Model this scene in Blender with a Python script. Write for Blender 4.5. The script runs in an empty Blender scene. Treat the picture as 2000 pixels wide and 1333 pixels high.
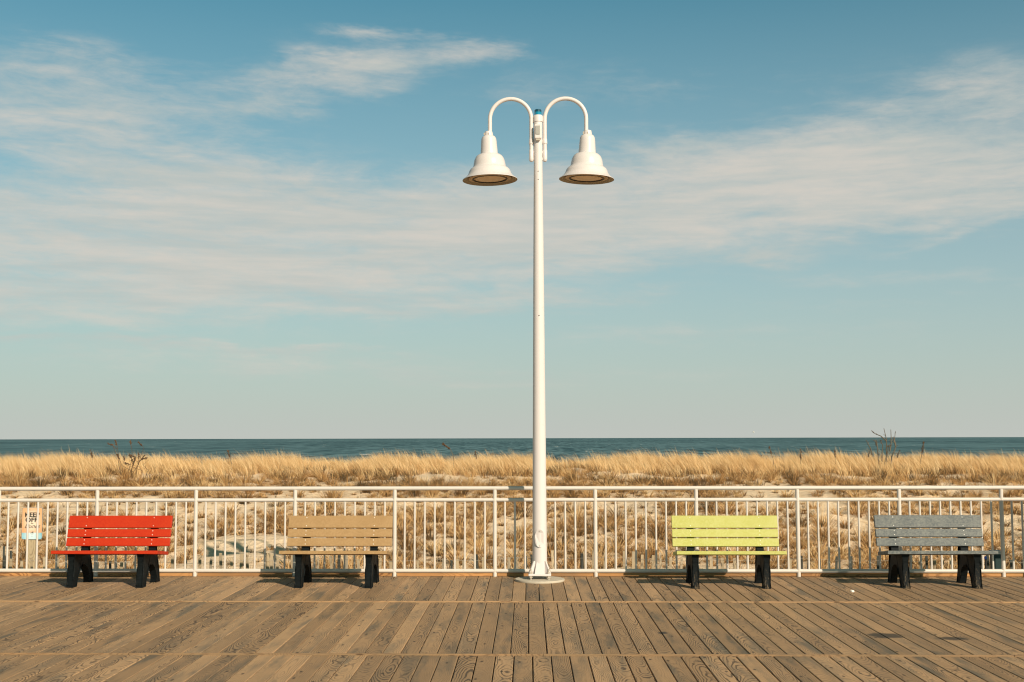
import bpy, bmesh, math, random
import numpy as np
from mathutils import Vector, Matrix

R = math.radians
S = bpy.context.scene
COL = S.collection
rng = np.random.default_rng(7)
random.seed(7)

# ------------------------------------------------------------------ camera
YAW, PITCH, ROLL = 0.02559, 0.07811, -0.0023
cd = bpy.data.cameras.new('camera')
cam = bpy.data.objects.new('camera', cd)
COL.objects.link(cam)
S.camera = cam
cd.sensor_width = 36.0
cd.lens = 36.0 * 2380 / 2000
cd.clip_end = 20000
fw = Vector((-math.sin(YAW) * math.cos(PITCH), math.cos(YAW) * math.cos(PITCH), math.sin(PITCH)))
rt = Vector((math.cos(YAW), math.sin(YAW), 0))
up = rt.cross(fw)
r2 = math.cos(ROLL) * rt + math.sin(ROLL) * up
u2 = math.cos(ROLL) * up - math.sin(ROLL) * rt
cam.matrix_world = Matrix(((r2.x, u2.x, -fw.x, 0.5952), (r2.y, u2.y, -fw.y, -14.9107), (r2.z, u2.z, -fw.z, 1.6889), (0, 0, 0, 1)))

# ------------------------------------------------------------------ light
SUN_AZ = 34.0      # degrees: the sun stands behind the camera, this far to its right
SUN_EL = 29.5
tosun = Vector((math.sin(R(SUN_AZ)) * math.cos(R(SUN_EL)), -math.cos(R(SUN_AZ)) * math.cos(R(SUN_EL)), math.sin(R(SUN_EL))))
sd = bpy.data.lights.new('sun', 'SUN')
sd.energy = 4.8
sd.angle = R(0.55)
sd.color = (1.0, 0.84, 0.66)
so = bpy.data.objects.new('sun', sd)
COL.objects.link(so)
so.rotation_euler = (-tosun).to_track_quat('-Z', 'Y').to_euler()
S.view_settings.view_transform = 'Standard'
S.view_settings.look = 'None'
S.view_settings.exposure = 0.2
S.view_settings.gamma = 1.0
S.cycles.pixel_filter_type = 'BLACKMAN_HARRIS'
S.cycles.filter_width = 1.15
S.cycles.max_bounces = 6
S.cycles.transparent_max_bounces = 4

# ------------------------------------------------------------------ node helper
class NT:
    def __init__(s, tree):
        s.t = tree
    def n(s, typ, **kw):
        nd = s.t.nodes.new(typ)
        for k, v in kw.items():
            setattr(nd, k, v)
        return nd
    def put(s, sock, v):
        if v is None:
            return
        if isinstance(v, bpy.types.NodeSocket):
            s.t.links.new(v, sock)
        else:
            sock.default_value = v
    def m(s, op, a, b=None, c=None, clamp=False):
        nd = s.n('ShaderNodeMath', operation=op, use_clamp=clamp)
        s.put(nd.inputs[0], a); s.put(nd.inputs[1], b); s.put(nd.inputs[2], c)
        return nd.outputs[0]
    def mix(s, f, a, b, blend='MIX'):
        nd = s.n('ShaderNodeMix', data_type='RGBA', blend_type=blend)
        s.put(nd.inputs[0], f)
        for i, v in ((6, a), (7, b)):
            s.put(nd.inputs[i], v if isinstance(v, bpy.types.NodeSocket) else (*v, 1.0)[:4])
        return nd.outputs[2]
    def comb(s, x, y, z=0.0):
        nd = s.n('ShaderNodeCombineXYZ')
        s.put(nd.inputs[0], x); s.put(nd.inputs[1], y); s.put(nd.inputs[2], z)
        return nd.outputs[0]
    def sep(s, v):
        nd = s.n('ShaderNodeSeparateXYZ'); s.put(nd.inputs[0], v)
        return nd.outputs
    def noise(s, vec, scale, detail=3.0, rough=0.5, dist=0.0, dim='3D'):
        nd = s.n('ShaderNodeTexNoise', noise_dimensions=dim)
        s.put(nd.inputs['Vector'], vec)
        nd.inputs['Scale'].default_value = scale
        nd.inputs['Detail'].default_value = detail
        nd.inputs['Roughness'].default_value = rough
        nd.inputs['Distortion'].default_value = dist
        return nd.outputs[0]
    def ss(s, v, lo, hi, a=0.0, b=1.0):
        nd = s.n('ShaderNodeMapRange', interpolation_type='SMOOTHSTEP')
        s.put(nd.inputs[0], v); nd.inputs[1].default_value = lo; nd.inputs[2].default_value = hi
        nd.inputs[3].default_value = a; nd.inputs[4].default_value = b
        return nd.outputs[0]
    def lin(s, v, lo, hi, a=0.0, b=1.0):
        nd = s.n('ShaderNodeMapRange')
        s.put(nd.inputs[0], v); nd.inputs[1].default_value = lo; nd.inputs[2].default_value = hi
        nd.inputs[3].default_value = a; nd.inputs[4].default_value = b
        return nd.outputs[0]
    def ramp(s, v, stops):
        nd = s.n('ShaderNodeValToRGB'); s.put(nd.inputs[0], v)
        cr = nd.color_ramp
        while len(cr.elements) < len(stops):
            cr.elements.new(0.5)
        for e, (p, c) in zip(cr.elements, stops):
            e.position = p; e.color = (*c, 1)
        return nd.outputs[0]
    def bump(s, h, strength=0.5, dist=0.01):
        nd = s.n('ShaderNodeBump'); s.put(nd.inputs['Height'], h)
        nd.inputs['Strength'].default_value = strength; nd.inputs['Distance'].default_value = dist
        return nd.outputs[0]

# ------------------------------------------------------------------ world: daylight sky with thin cloud decks
W = bpy.data.worlds.new('World')
S.world = W
W.use_nodes = True
w = NT(W.node_tree)
W.node_tree.nodes.clear()
out = w.n('ShaderNodeOutputWorld')
bg = w.n('ShaderNodeBackground')
SKY = 0.087
bg.inputs['Strength'].default_value = SKY
W.node_tree.links.new(bg.outputs[0], out.inputs[0])
sky = w.n('ShaderNodeTexSky', sky_type='NISHITA')
sky.sun_disc = False
sky.sun_elevation = R(SUN_EL)
sky.sun_rotation = R(180 - SUN_AZ)
sky.altitude = 10
sky.air_density = 1.0
sky.dust_density = 1.0
sky.ozone_density = 2.0
tc = w.n('ShaderNodeTexCoord')
dx, dy, dz = w.sep(tc.outputs['Generated'])
az = w.m('ARCTAN2', dx, dy)
el = w.m('ARCSINE', dz)
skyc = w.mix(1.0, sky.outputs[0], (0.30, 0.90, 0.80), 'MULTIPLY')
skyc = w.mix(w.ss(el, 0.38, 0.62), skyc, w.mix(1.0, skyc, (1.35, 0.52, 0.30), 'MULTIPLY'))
# haze band low over the sea, thinning upwards
hz = w.m('POWER', w.m('SUBTRACT', 1.0, w.lin(el, -0.02, 0.42)), 1.25)
hz = w.m('MULTIPLY', hz, 0.97, clamp=True)
skyc = w.mix(hz, skyc, w.mix(w.ss(el, 0.01, 0.17), (5.60, 5.72, 5.35), (5.45, 5.78, 5.90)))

BL = [  # cloud banks: azimuth/elevation centre and radii in 1/2380 rad, turn, weight
 (120, 165, 190, 42, 0, .60), (200, 235, 260, 45, 0, .60), (90, 300, 330, 60, 0, .42), (330, 350, 150, 22, 0, .65),
 (715, 68, 105, 14, 0, .66), (905, 96, 110, 26, 6, .80), (690, 128, 180, 30, -7, .80), (690, 178, 110, 24, -4, .60),
 (520, 222, 90, 26, 0, .62), (450, 170, 120, 26, 0, .32), (400, 290, 200, 24, 0, .35),
 (560, 420, 520, 50, 0, .95), (900, 455, 520, 85, -3, 1.0), (260, 500, 420, 60, 2, .9), (80, 585, 360, 42, -3, .85), (450, 545, 350, 40, 2, .75), (250, 640, 420, 26, 0, .38),
 (1120, 420, 300, 80, -5, .9), (1500, 325, 300, 60, 0, .95), (1830, 350, 330, 95, 1, .95), (1620, 405, 420, 50, -1, .9), (1320, 395, 260, 60, 0, .8),
 (1950, 220, 200, 60, 0, .5), (1300, 165, 240, 40, 0, .28), (1480, 500, 80, 14, 3, .6), (1850, 480, 150, 12, -14, .42),
 (330, 681, 420, 7, 1, .5), (700, 610, 420, 22, -2, .5), (1150, 580, 260, 12, -1, .4), (1060, 190, 120, 26, 0, .35), (1700, 605, 300, 12, 1, .25), (500, 340, 420, 40, 0, .4),
 (420, 705, 600, 26, 1, .40), (1330, 655, 480, 24, -1, .34), (1750, 555, 260, 16, 3, .34), (1100, 740, 500, 18, 0, .28)]
wn = w.noise(w.comb(w.m('MULTIPLY', az, 3.0), w.m('MULTIPLY', el, 12.0)), 2.2, 4, 0.6)
wx = w.m('MULTIPLY', w.m('SUBTRACT', wn, 0.5), 0.09)
wn2 = w.noise(w.comb(w.m('MULTIPLY', az, 4.0), w.m('MULTIPLY', el, 14.0), 7.3), 2.5, 4, 0.6)
wy = w.m('MULTIPLY', w.m('SUBTRACT', wn2, 0.5), 0.034)
azw = w.m('ADD', az, wx); elw = w.m('ADD', el, wy)
tot = None
for (px, py, rx, ry, an, wt) in BL:
    a0 = (px - 1000) / 2380 - 0.0256; e0 = (854 - py) / 2380 * 0.985
    ca, sa = math.cos(R(an)), math.sin(R(an))
    u = w.m('SUBTRACT', azw, a0); v = w.m('SUBTRACT', elw, e0)
    uu = w.m('ADD', w.m('MULTIPLY', u, ca * 2380 / rx), w.m('MULTIPLY', v, -sa * 2380 / rx))
    vv = w.m('ADD', w.m('MULTIPLY', v, ca * 2380 / ry), w.m('MULTIPLY', u, sa * 2380 / ry))
    q = w.m('ADD', w.m('MULTIPLY', uu, uu), w.m('MULTIPLY', vv, vv))
    g = w.m('MULTIPLY', w.m('EXPONENT', w.m('MULTIPLY', q, -0.9)), wt)
    tot = g if tot is None else w.m('MAXIMUM', tot, w.m('ADD', g, w.m('MULTIPLY', tot, w.m('SUBTRACT', 1.0, g))))
# away from the view the sky carries scattered thin cloud of the same kind
elc = w.m('MAXIMUM', el, 0.02)
f1 = w.noise(w.comb(w.m('MULTIPLY', az, 6.5), w.m('MULTIPLY', w.m('ADD', el, w.m('MULTIPLY', az, .05)), 24.0), 3.1), 1.5, 10, 0.62, 0.5)
f2 = w.noise(w.comb(w.m('MULTIPLY', az, 22.0), w.m('MULTIPLY', el, 85.0), 9.1), 1.8, 6, 0.62, 0.4)
fb = w.m('ADD', w.m('MULTIPLY', f1, 0.66), w.m('MULTIPLY', f2, 0.34))
dens = w.m('ADD', w.m('MULTIPLY', w.m('SUBTRACT', fb, 0.5), 2.6), w.m('MULTIPLY', tot, 1.25))
dens = w.ss(dens, -0.02, 1.45)
dens = w.m('MULTIPLY', dens, w.m('MINIMUM', w.m('MULTIPLY', tot, 2.2), 1.0), clamp=True)
shade = w.ss(w.noise(w.comb(w.m('MULTIPLY', az, 6.0), w.m('MULTIPLY', el, 60.0), 5.0), 1.5, 4, 0.55), 0.3, 0.7)
cc = w.mix(shade, (5.3, 5.55, 5.2), (6.6, 6.15, 5.5))
skyc = w.mix(w.m('MULTIPLY', dens, 0.92), skyc, cc)
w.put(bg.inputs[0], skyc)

# ------------------------------------------------------------------ object helpers
def link(o, parent=None):
    COL.objects.link(o)
    if parent is not None:
        o.parent = parent
    return o
def tag(o, label=None, cat=None, group=None, kind=None):
    for k, v in (('label', label), ('category', cat), ('group', group), ('kind', kind)):
        if v: o[k] = v
    return o
def empty(name, loc=(0, 0, 0), rz=0.0):
    o = bpy.data.objects.new(name, None)
    o.empty_display_size = 0.2
    o.location = loc; o.rotation_euler = (0, 0, rz)
    return link(o)
def obj(name, bm, mat, parent=None, smooth=False, loc=None):
    me = bpy.data.meshes.new(name)
    bmesh.ops.recalc_face_normals(bm, faces=bm.faces)
    bm.to_mesh(me); bm.free()
    me.materials.append(mat)
    if smooth:
        me.shade_smooth()
        try: me.set_sharp_from_angle(angle=R(38))
        except Exception: pass
    o = bpy.data.objects.new(name, me)
    if loc: o.location = loc
    return link(o, parent)
def copy_tree(o, parent=None):
    c = o.copy(); link(c, parent)
    for ch in [x for x in list(COL.objects) if x.parent == o]:
        copy_tree(ch, c)
    return c
def bx(bm, x0, x1, y0, y1, z0, z1, bev=0.0):
    b = bmesh.new()
    bmesh.ops.create_cube(b, size=1.0)
    for v in b.verts:
        v.co = Vector(((x0 + x1) / 2 + v.co.x * (x1 - x0), (y0 + y1) / 2 + v.co.y * (y1 - y0), (z0 + z1) / 2 + v.co.z * (z1 - z0)))
    if bev: bmesh.ops.bevel(b, geom=b.edges[:], offset=bev, segments=2, affect='EDGES', profile=0.5)
    me = bpy.data.meshes.new('t'); b.to_mesh(me); b.free(); bm.from_mesh(me); bpy.data.meshes.remove(me)
    return bm
def box(x0, x1, y0, y1, z0, z1, bev=0.0):
    return bx(bmesh.new(), x0, x1, y0, y1, z0, z1, bev)
def tube(bm, pts, rad, seg=12, caps=True):
    pts = [Vector(p) for p in pts]
    if not hasattr(rad, '__len__'): rad = [rad] * len(pts)
    rings = []
    prev = None
    for i, p in enumerate(pts):
        a = pts[max(i - 1, 0)]; b = pts[min(i + 1, len(pts) - 1)]
        t = (b - a).normalized()
        if prev is None:
            ref = Vector((0, 0, 1)) if abs(t.z) < 0.9 else Vector((0, 1, 0))
            n = t.cross(ref).normalized()
        else:
            n = (prev - t * prev.dot(t)).normalized()
        prev = n
        b2 = t.cross(n)
        rings.append([bm.verts.new(p + (n * math.cos(2 * math.pi * k / seg) + b2 * math.sin(2 * math.pi * k / seg)) * rad[i]) for k in range(seg)])
    for r0, r1 in zip(rings, rings[1:]):
        for k in range(seg):
            bm.faces.new((r0[k], r0[(k + 1) % seg], r1[(k + 1) % seg], r1[k]))
    if caps:
        bm.faces.new(rings[0]); bm.faces.new(rings[-1])
    return bm
def lathe(bm, prof, seg=40, axis=(0, 0), closed=False):
    rings = []
    for r, z in prof:
        rings.append([bm.verts.new((axis[0] + r * math.cos(2 * math.pi * k / seg), axis[1] + r * math.sin(2 * math.pi * k / seg), z)) for k in range(seg)])
    pairs = list(zip(rings, rings[1:])) + ([(rings[-1], rings[0])] if closed else [])
    for a, b in pairs:
        for k in range(seg):
            bm.faces.new((a[k], a[(k + 1) % seg], b[(k + 1) % seg], b[k]))
    if not closed:
        if prof[0][0] > 1e-5: bm.faces.new(rings[0])
        if prof[-1][0] > 1e-5: bm.faces.new(rings[-1])
    return bm
def prism(bm, poly, x0, x1):
    a = [bm.verts.new((x0, y, z)) for y, z in poly]
    b = [bm.verts.new((x1, y, z)) for y, z in poly]
    bm.faces.new(a); bm.faces.new(list(reversed(b)))
    n = len(poly)
    for i in range(n):
        bm.faces.new((a[i], a[(i + 1) % n], b[(i + 1) % n], b[i]))
    return bm

# value noise for placing and terrain
_g = np.random.default_rng(11).random((256, 256))
def vn(x, y):
    x = np.asarray(x, float); y = np.asarray(y, float)
    xi = np.floor(x).astype(int); yi = np.floor(y).astype(int)
    fx = x - xi; fy = y - yi
    fx = fx * fx * (3 - 2 * fx); fy = fy * fy * (3 - 2 * fy)
    a = _g[xi % 256, yi % 256]; b = _g[(xi + 1) % 256, yi % 256]; c = _g[xi % 256, (yi + 1) % 256]; d = _g[(xi + 1) % 256, (yi + 1) % 256]
    return (a * (1 - fx) + b * fx) * (1 - fy) + (c * (1 - fx) + d * fx) * fy
def fbm(x, y, o=4):
    s = 0; a = 0.5; t = 0
    for i in range(o):
        s = s + a * vn(x * 2 ** i + 17.3 * i, y * 2 ** i + 5.1 * i); t += a; a *= 0.5
    return s / t

# ------------------------------------------------------------------ materials
def mat(name):
    m = bpy.data.materials.new(name); m.use_nodes = True
    t = NT(m.node_tree)
    p = m.node_tree.nodes['Principled BSDF']
    return m, t, p
def coords(t):
    return t.n('ShaderNodeTexCoord').outputs['Object']
def paint(name, col, rough=0.4, var=0.05, dirt=0.0, spec=0.4):
    m, t, p = mat(name)
    c = coords(t)
    n = t.noise(c, 3.0, 5, 0.6)
    a = t.mix(n, tuple(x * (1 - var) for x in col), tuple(min(1, x * (1 + var)) for x in col))
    if dirt:
        d = t.ss(t.noise(c, 14.0, 6, 0.7), 0.60, 0.78, 0, dirt)
        a = t.mix(d, a, (0.32, 0.22, 0.13))
    t.put(p.inputs['Base Color'], a)
    p.inputs['Roughness'].default_value = rough
    p.inputs['Specular IOR Level'].default_value = spec
    t.put(p.inputs['Normal'], t.bump(t.noise(c, 60, 3), 0.08, 0.002))
    return m
M_rail = paint('cream_rail_paint', (0.62, 0.575, 0.52), 0.42, 0.04, 0.30)
M_pole = paint('white_pole_paint', (0.66, 0.615, 0.60), 0.38, 0.03, 0.22)
M_shade = paint('white_enamel', (0.66, 0.615, 0.60), 0.32, 0.015, 0.05, 0.4)
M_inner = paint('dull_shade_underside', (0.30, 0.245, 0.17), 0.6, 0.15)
M_ring = paint('tan_lens_ring', (0.46, 0.33, 0.20), 0.5, 0.1)
M_dark = paint('dark_seal', (0.03, 0.028, 0.025), 0.5, 0.1)
M_lens = paint('frosted_lens', (0.72, 0.53, 0.34), 0.45, 0.18)
M_blue = paint('blue_plastic', (0.01, 0.22, 0.36), 0.2, 0.1)
M_bluedk = paint('dark_blue_plastic', (0.01, 0.06, 0.10), 0.2, 0.1)
M_grey = paint('grey_metal', (0.36, 0.35, 0.32), 0.35, 0.1)
M_bolt = paint('bolt_steel', (0.45, 0.40, 0.33), 0.35, 0.2, 0.4)
M_screw = paint('bright_screw', (0.85, 0.82, 0.75), 0.3, 0.02)
M_conc = paint('pale_concrete', (0.50, 0.45, 0.36), 0.85, 0.15, 0.2)
M_green = paint('dark_green_plastic', (0.012, 0.035, 0.035), 0.5, 0.2)

def plastic(name, c1, c2, scuff=0.0, sc=55, streak=0.35):
    """recycled lumber: fine mottled speckle"""
    m, t, p = mat(name)
    c = coords(t)
    x, y, z = t.sep(c)
    cs = t.comb(t.m('MULTIPLY', x, streak), y, z)
    n = t.noise(cs, sc, 4, 0.75)
    n2 = t.noise(c, 6, 3, 0.5)
    f = t.m('ADD', t.ss(n, 0.35, 0.66), t.m('MULTIPLY', t.m('SUBTRACT', n2, 0.5), 1.1), clamp=True)
    a = t.mix(f, c1, c2)
    if scuff:
        g = t.noise(t.comb(t.m('MULTIPLY', x, 3.0), y, t.m('MULTIPLY', z, 0.6)), 22, 6, 0.75)
        low = t.lin(z, 0.28, 0.02, 0.0, 1.0)
        s = t.m('MULTIPLY', t.ss(t.m('ADD', g, t.m('MULTIPLY', low, 0.16)), 0.63, 0.76), t.m('MULTIPLY', t.ss(y, -.14, -.20), scuff), clamp=True)
        a = t.mix(s, a, (0.20, 0.15, 0.095))
    t.put(p.inputs['Base Color'], a)
    p.inputs['Roughness'].default_value = 0.55
    p.inputs['Specular IOR Level'].default_value = 0.22 if max(c1) > .05 else 0.09
    t.put(p.inputs['Normal'], t.bump(t.noise(cs, 90, 4, 0.7), 0.35, 0.002))
    return m
M_red = plastic('red_lumber', (0.42, 0.024, 0.004), (0.47, 0.034, 0.006), streak=1)
M_tan = plastic('tan_lumber', (0.32, 0.20, 0.088), (0.39, 0.252, 0.120), streak=1)
M_lime = plastic('lime_lumber', (0.425, 0.425, 0.105), (0.495, 0.495, 0.175), streak=1)
M_slate = plastic('grey_lumber', (0.085, 0.100, 0.104), (0.185, 0.194, 0.180), sc=70, streak=0.6)
M_leg = plastic('black_plastic_leg', (0.004, 0.006, 0.0065), (0.009, 0.012, 0.013))
M_legw = plastic('worn_black_plastic_leg', (0.004, 0.006, 0.0065), (0.010, 0.013, 0.014), scuff=0.75)

def wood(name, light, dark, grey):
    """weathered softwood plank; UV = metres across and along the board, 'pid' = random numbers of the board"""
    m, t, p = mat(name)
    uv = t.n('ShaderNodeUVMap').outputs[0]
    ux, uy, _ = t.sep(uv)
    at = t.n('ShaderNodeAttribute', attribute_name='pid')
    ra, rb, rc = t.sep(at.outputs['Vector'])
    off = t.m('MULTIPLY', ra, 97.0)
    yo = t.m('ADD', uy, off)
    # slow drift of the pith below the board makes cathedrals and ovals
    depth = t.m('MULTIPLY', t.m('SUBTRACT', t.noise(t.comb(t.m('MULTIPLY', yo, 0.80), off), 1.0, 2.5, 0.5), 0.40), 0.55)
    cx = t.m('ADD', t.m('MULTIPLY', t.m('SUBTRACT', rb, 0.5), 0.10), t.m('MULTIPLY', t.m('SUBTRACT', t.noise(t.comb(t.m('MULTIPLY', yo, 1.4), off, 5.0), 1.0, 2), 0.5), 0.06))
    wob = t.m('MULTIPLY', t.m('SUBTRACT', t.noise(t.comb(t.m('MULTIPLY', ux, 22), t.m('MULTIPLY', yo, 4.5), off), 1.0, 3, 0.6), 0.5), 0.015)
    lx = t.m('SUBTRACT', ux, cx)
    rad = t.m('ADD', t.m('SQRT', t.m('ADD', t.m('MULTIPLY', lx, lx), t.m('MULTIPLY', depth, depth))), wob)
    ringf = t.m('MULTIPLY', rad, t.m('ADD', 360.0, t.m('MULTIPLY', rc, 300.0)))
    ring = t.m('SINE', ringf)
    ring = t.ss(ring, 0.05, 0.95)
    brk = t.ss(t.noise(t.comb(t.m('MULTIPLY', ux, 14), t.m('MULTIPLY', yo, 1.6), off), 1.0, 4, 0.6), 0.36, 0.62)
    ring = t.m('MULTIPLY', ring, t.m('MULTIPLY', t.m('ADD', 0.30, t.m('MULTIPLY', brk, 0.9)), t.m('ADD', 0.22, t.m('MULTIPLY', t.m('POWER', rb, 1.4), 1.1))), clamp=True)
    fine = t.noise(t.comb(t.m('MULTIPLY', ux, 160), t.m('MULTIPLY', yo, 5.0), off), 1.0, 4, 0.7)
    base = t.mix(t.m('MULTIPLY', fine, 1.0), tuple(x * 0.84 for x in light), tuple(x * 1.14 for x in light))
    # whole-board tone, plus grey weathering patches that stretch along the board
    gp = t.ss(t.noise(t.comb(t.m('MULTIPLY', ux, 6), t.m('MULTIPLY', yo, 0.9), off), 1.3, 4, 0.6), 0.42, 0.72)
    gw = t.m('MULTIPLY', gp, t.m('ADD', 0.30, t.m('MULTIPLY', rc, 0.9)), clamp=True)
    base = t.mix(gw, base, grey)
    tone = t.m('ADD', 0.84, t.m('MULTIPLY', t.m('POWER', ra, 2.0), 0.40))
    base = t.mix(t.m('MULTIPLY', ring, 0.88), base, dark)
    tn = t.comb(tone, tone, tone)
    base = t.mix(1.0, base, tn, 'MULTIPLY')
    # knots, small dark scars
    kn = t.n('ShaderNodeTexVoronoi', feature='F1', voronoi_dimensions='2D')
    t.put(kn.inputs['Vector'], t.comb(t.m('MULTIPLY', ux, 6.0), t.m('ADD', t.m('MULTIPLY', yo, 2.2), off)))
    kn.inputs['Scale'].default_value = 1.0
    kd = t.ss(kn.outputs['Distance'], 0.035, 0.09, 1.0, 0.0)
    ks = t.m('MULTIPLY', kd, t.m('GREATER_THAN', t.sep(kn.outputs['Color'])[0], 0.72))
    base = t.mix(t.m('MULTIPLY', ks, 0.8), base, tuple(x * 0.45 for x in dark))
    # foot traffic grime, and a few spilt stains on the deck
    oc = coords(t)
    ox, oy, oz = t.sep(oc)
    gr = t.ss(t.noise(oc, 0.55, 5, 0.6), 0.38, 0.70)
    base = t.mix(t.m('MULTIPLY', gr, 0.22), base, (0.11, 0.095, 0.07))
    for sx, sy, wx_, wy_ in ((3.50, -4.27, .17, .16), (4.02, -4.42, .15, .10), (-1.02, -2.75, .05, .03), (1.62, -4.15, .05, .07)):
        dd = t.m('SQRT', t.m('ADD', t.m('POWER', t.m('DIVIDE', t.m('SUBTRACT', ox, sx), wx_), 2.0), t.m('POWER', t.m('DIVIDE', t.m('SUBTRACT', oy, sy), wy_), 2.0)))
        dd = t.m('ADD', dd, t.m('MULTIPLY', t.m('SUBTRACT', t.noise(oc, 12, 3), 0.5), 0.8))
        base = t.mix(t.ss(dd, 0.55, 1.1, 0.85, 0.0), base, (0.035, 0.035, 0.03))
    t.put(p.inputs['Base Color'], base)
    p.inputs['Roughness'].default_value = 0.72
    p.inputs['Specular IOR Level'].default_value = 0.25
    h = t.m('ADD', t.m('MULTIPLY', ring, -0.5), t.m('MULTIPLY', fine, 0.6))
    t.put(p.inputs['Normal'], t.bump(h, 0.45, 0.002))
    return m
M_deck = wood('weathered_deck_wood', (0.435, 0.277, 0.148), (0.094, 0.066, 0.042), (0.185, 0.148, 0.102))
M_strip = wood('pale_edging_wood', (0.33, 0.205, 0.105), (0.15, 0.09, 0.05), (0.25, 0.17, 0.095))
M_toe = wood('orange_brown_wood', (0.46, 0.235, 0.085), (0.20, 0.09, 0.035), (0.30, 0.17, 0.08))
M_post = wood('grey_tan_wood', (0.46, 0.36, 0.22), (0.20, 0.15, 0.09), (0.36, 0.30, 0.20))
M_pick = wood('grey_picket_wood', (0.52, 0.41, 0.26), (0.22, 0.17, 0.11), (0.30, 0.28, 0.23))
M_pickd = wood('dark_and_shaded_wood', (0.06, 0.065, 0.055), (0.02, 0.025, 0.022), (0.045, 0.055, 0.05))  # shade on some pickets is put into this colour; dark stakes share it

m, t, p = mat('dune_sand')
c = coords(t)
n = t.noise(c, 1.2, 6, 0.65)
base = t.mix(n, (0.72, 0.555, 0.375), (0.84, 0.675, 0.48))
x, y, z = t.sep(c)
litter = t.ss(t.noise(c, 26, 6, 0.8), 0.60, 0.72)
litm = t.ss(t.noise(c, 1.1, 4, 0.6), 0.42, 0.62)
base = t.mix(t.m('MULTIPLY', t.m('MULTIPLY', litter, litm), 0.75), base, (0.26, 0.16, 0.07))
t.put(p.inputs['Base Color'], base)
p.inputs['Roughness'].default_value = 0.95
p.inputs['Specular IOR Level'].default_value = 0.1
hh = t.m('ADD', t.noise(c, 5, 5, 0.6), t.m('MULTIPLY', t.noise(t.comb(t.m('MULTIPLY', x, 0.5), y, z), 24, 3, 0.6), 0.25))
t.put(p.inputs['Normal'], t.bump(hh, 1.0, 0.07))
M_sand = m

m, t, p = mat('sea_water')
c = coords(t)
x, y, z = t.sep(c)
# wind sea: light and dark of the waves put into the colour; several sizes
a1 = t.noise(t.comb(t.m('MULTIPLY', x, 0.11), t.m('MULTIPLY', y, 0.011)), 1.0, 7, 0.62, 0.4)
a2 = t.noise(t.comb(t.m('MULTIPLY', x, 0.36), t.m('MULTIPLY', y, 0.026), 4.0), 1.0, 5, 0.6, 0.3)
a3 = t.noise(t.comb(t.m('MULTIPLY', x, 0.003), t.m('MULTIPLY', y, 0.0016), 8.0), 1.0, 4, 0.6)
f = t.m('ADD', t.m('ADD', t.m('MULTIPLY', a1, 0.45), t.m('MULTIPLY', a2, 0.4)), t.m('MULTIPLY', a3, 0.25))
base = t.mix(t.ss(f, 0.45, 0.64), (0.013, 0.053, 0.068), (0.12, 0.225, 0.255))
wc = t.ss(t.noise(t.comb(t.m('MULTIPLY', x, 0.16), t.m('MULTIPLY', y, 0.016), 21.0), 1.0, 3, 0.6), 0.70, 0.725)
base = t.mix(wc, base, (0.75, 0.74, 0.70))
t.put(p.inputs['Base Color'], base)
p.inputs['Roughness'].default_value = 0.75
p.inputs['Specular IOR Level'].default_value = 0.12
M_sea = m

m, t, p = mat('dry_beach_grass')
at = t.n('ShaderNodeAttribute', attribute_name='tint')
col = t.ramp(at.outputs['Fac'], [(0.0, (0.05, 0.045, 0.03)), (0.2, (0.13, 0.08, 0.035)), (0.45, (0.42, 0.22, 0.08)), (0.75, (0.70, 0.455, 0.20)), (1.0, (0.86, 0.66, 0.38))])
t.put(p.inputs['Base Color'], col)
p.inputs['Roughness'].default_value = 0.6
p.inputs['Specular IOR Level'].default_value = 0.2
tr = t.n('ShaderNodeBsdfTranslucent'); t.put(tr.inputs[0], col)
mx = t.n('ShaderNodeMixShader'); mx.inputs[0].default_value = 0.22
m.node_tree.links.new(p.outputs[0], mx.inputs[1]); m.node_tree.links.new(tr.outputs[0], mx.inputs[2])
m.node_tree.links.new(mx.outputs[0], m.node_tree.nodes['Material Output'].inputs[0])
M_grass = m
M_stem = paint('dry_brown_stem', (0.10, 0.058, 0.03), 0.8, 0.3)
M_stemp = paint('pale_bare_stem', (0.125, 0.105, 0.075), 0.8, 0.5)

# ------------------------------------------------------------------ setting: sea, dunes, deck
def grid(name, xs, ys, zf, mat_):
    X, Y = np.meshgrid(xs, ys)
    Z = zf(X, Y)
    v = np.stack([X, Y, Z], -1).reshape(-1, 3)
    nx, ny = len(xs), len(ys)
    i = (np.arange(ny - 1)[:, None] * nx + np.arange(nx - 1)[None, :]).ravel()
    f = np.stack([i, i + 1, i + nx + 1, i + nx], 1)
    me = bpy.data.meshes.new(name)
    me.vertices.add(len(v)); me.vertices.foreach_set('co', v.astype(np.float32).ravel())
    me.loops.add(f.size); me.loops.foreach_set('vertex_index', f.ravel().astype(np.int32))
    me.polygons.add(len(f)); me.polygons.foreach_set('loop_start', (np.arange(len(f)) * 4).astype(np.int32))
    me.update(calc_edges=True)
    me.materials.append(mat_); me.shade_smooth()
    return link(bpy.data.objects.new(name, me))
SEA = -5.5
o = grid('sea', np.linspace(-6000, 6000, 25), np.concatenate([np.linspace(30, 300, 4), [900, 2500, 4700]]), lambda x, y: 0 * x + SEA, M_sea)
tag(o, kind='structure')
HP = np.array([(-60, -1.6), (-8, -1.0), (-1, -.72), (1.5, -.68), (3.5, -.63), (5, -.57), (7.3, -.43), (9, -.21), (11, .05), (13, .27), (15, .46), (17, .60), (19, .72), (21.5, .74), (29, .0), (46, -3.2), (70, -5.2), (110, -7.5), (200, -9)])
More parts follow.
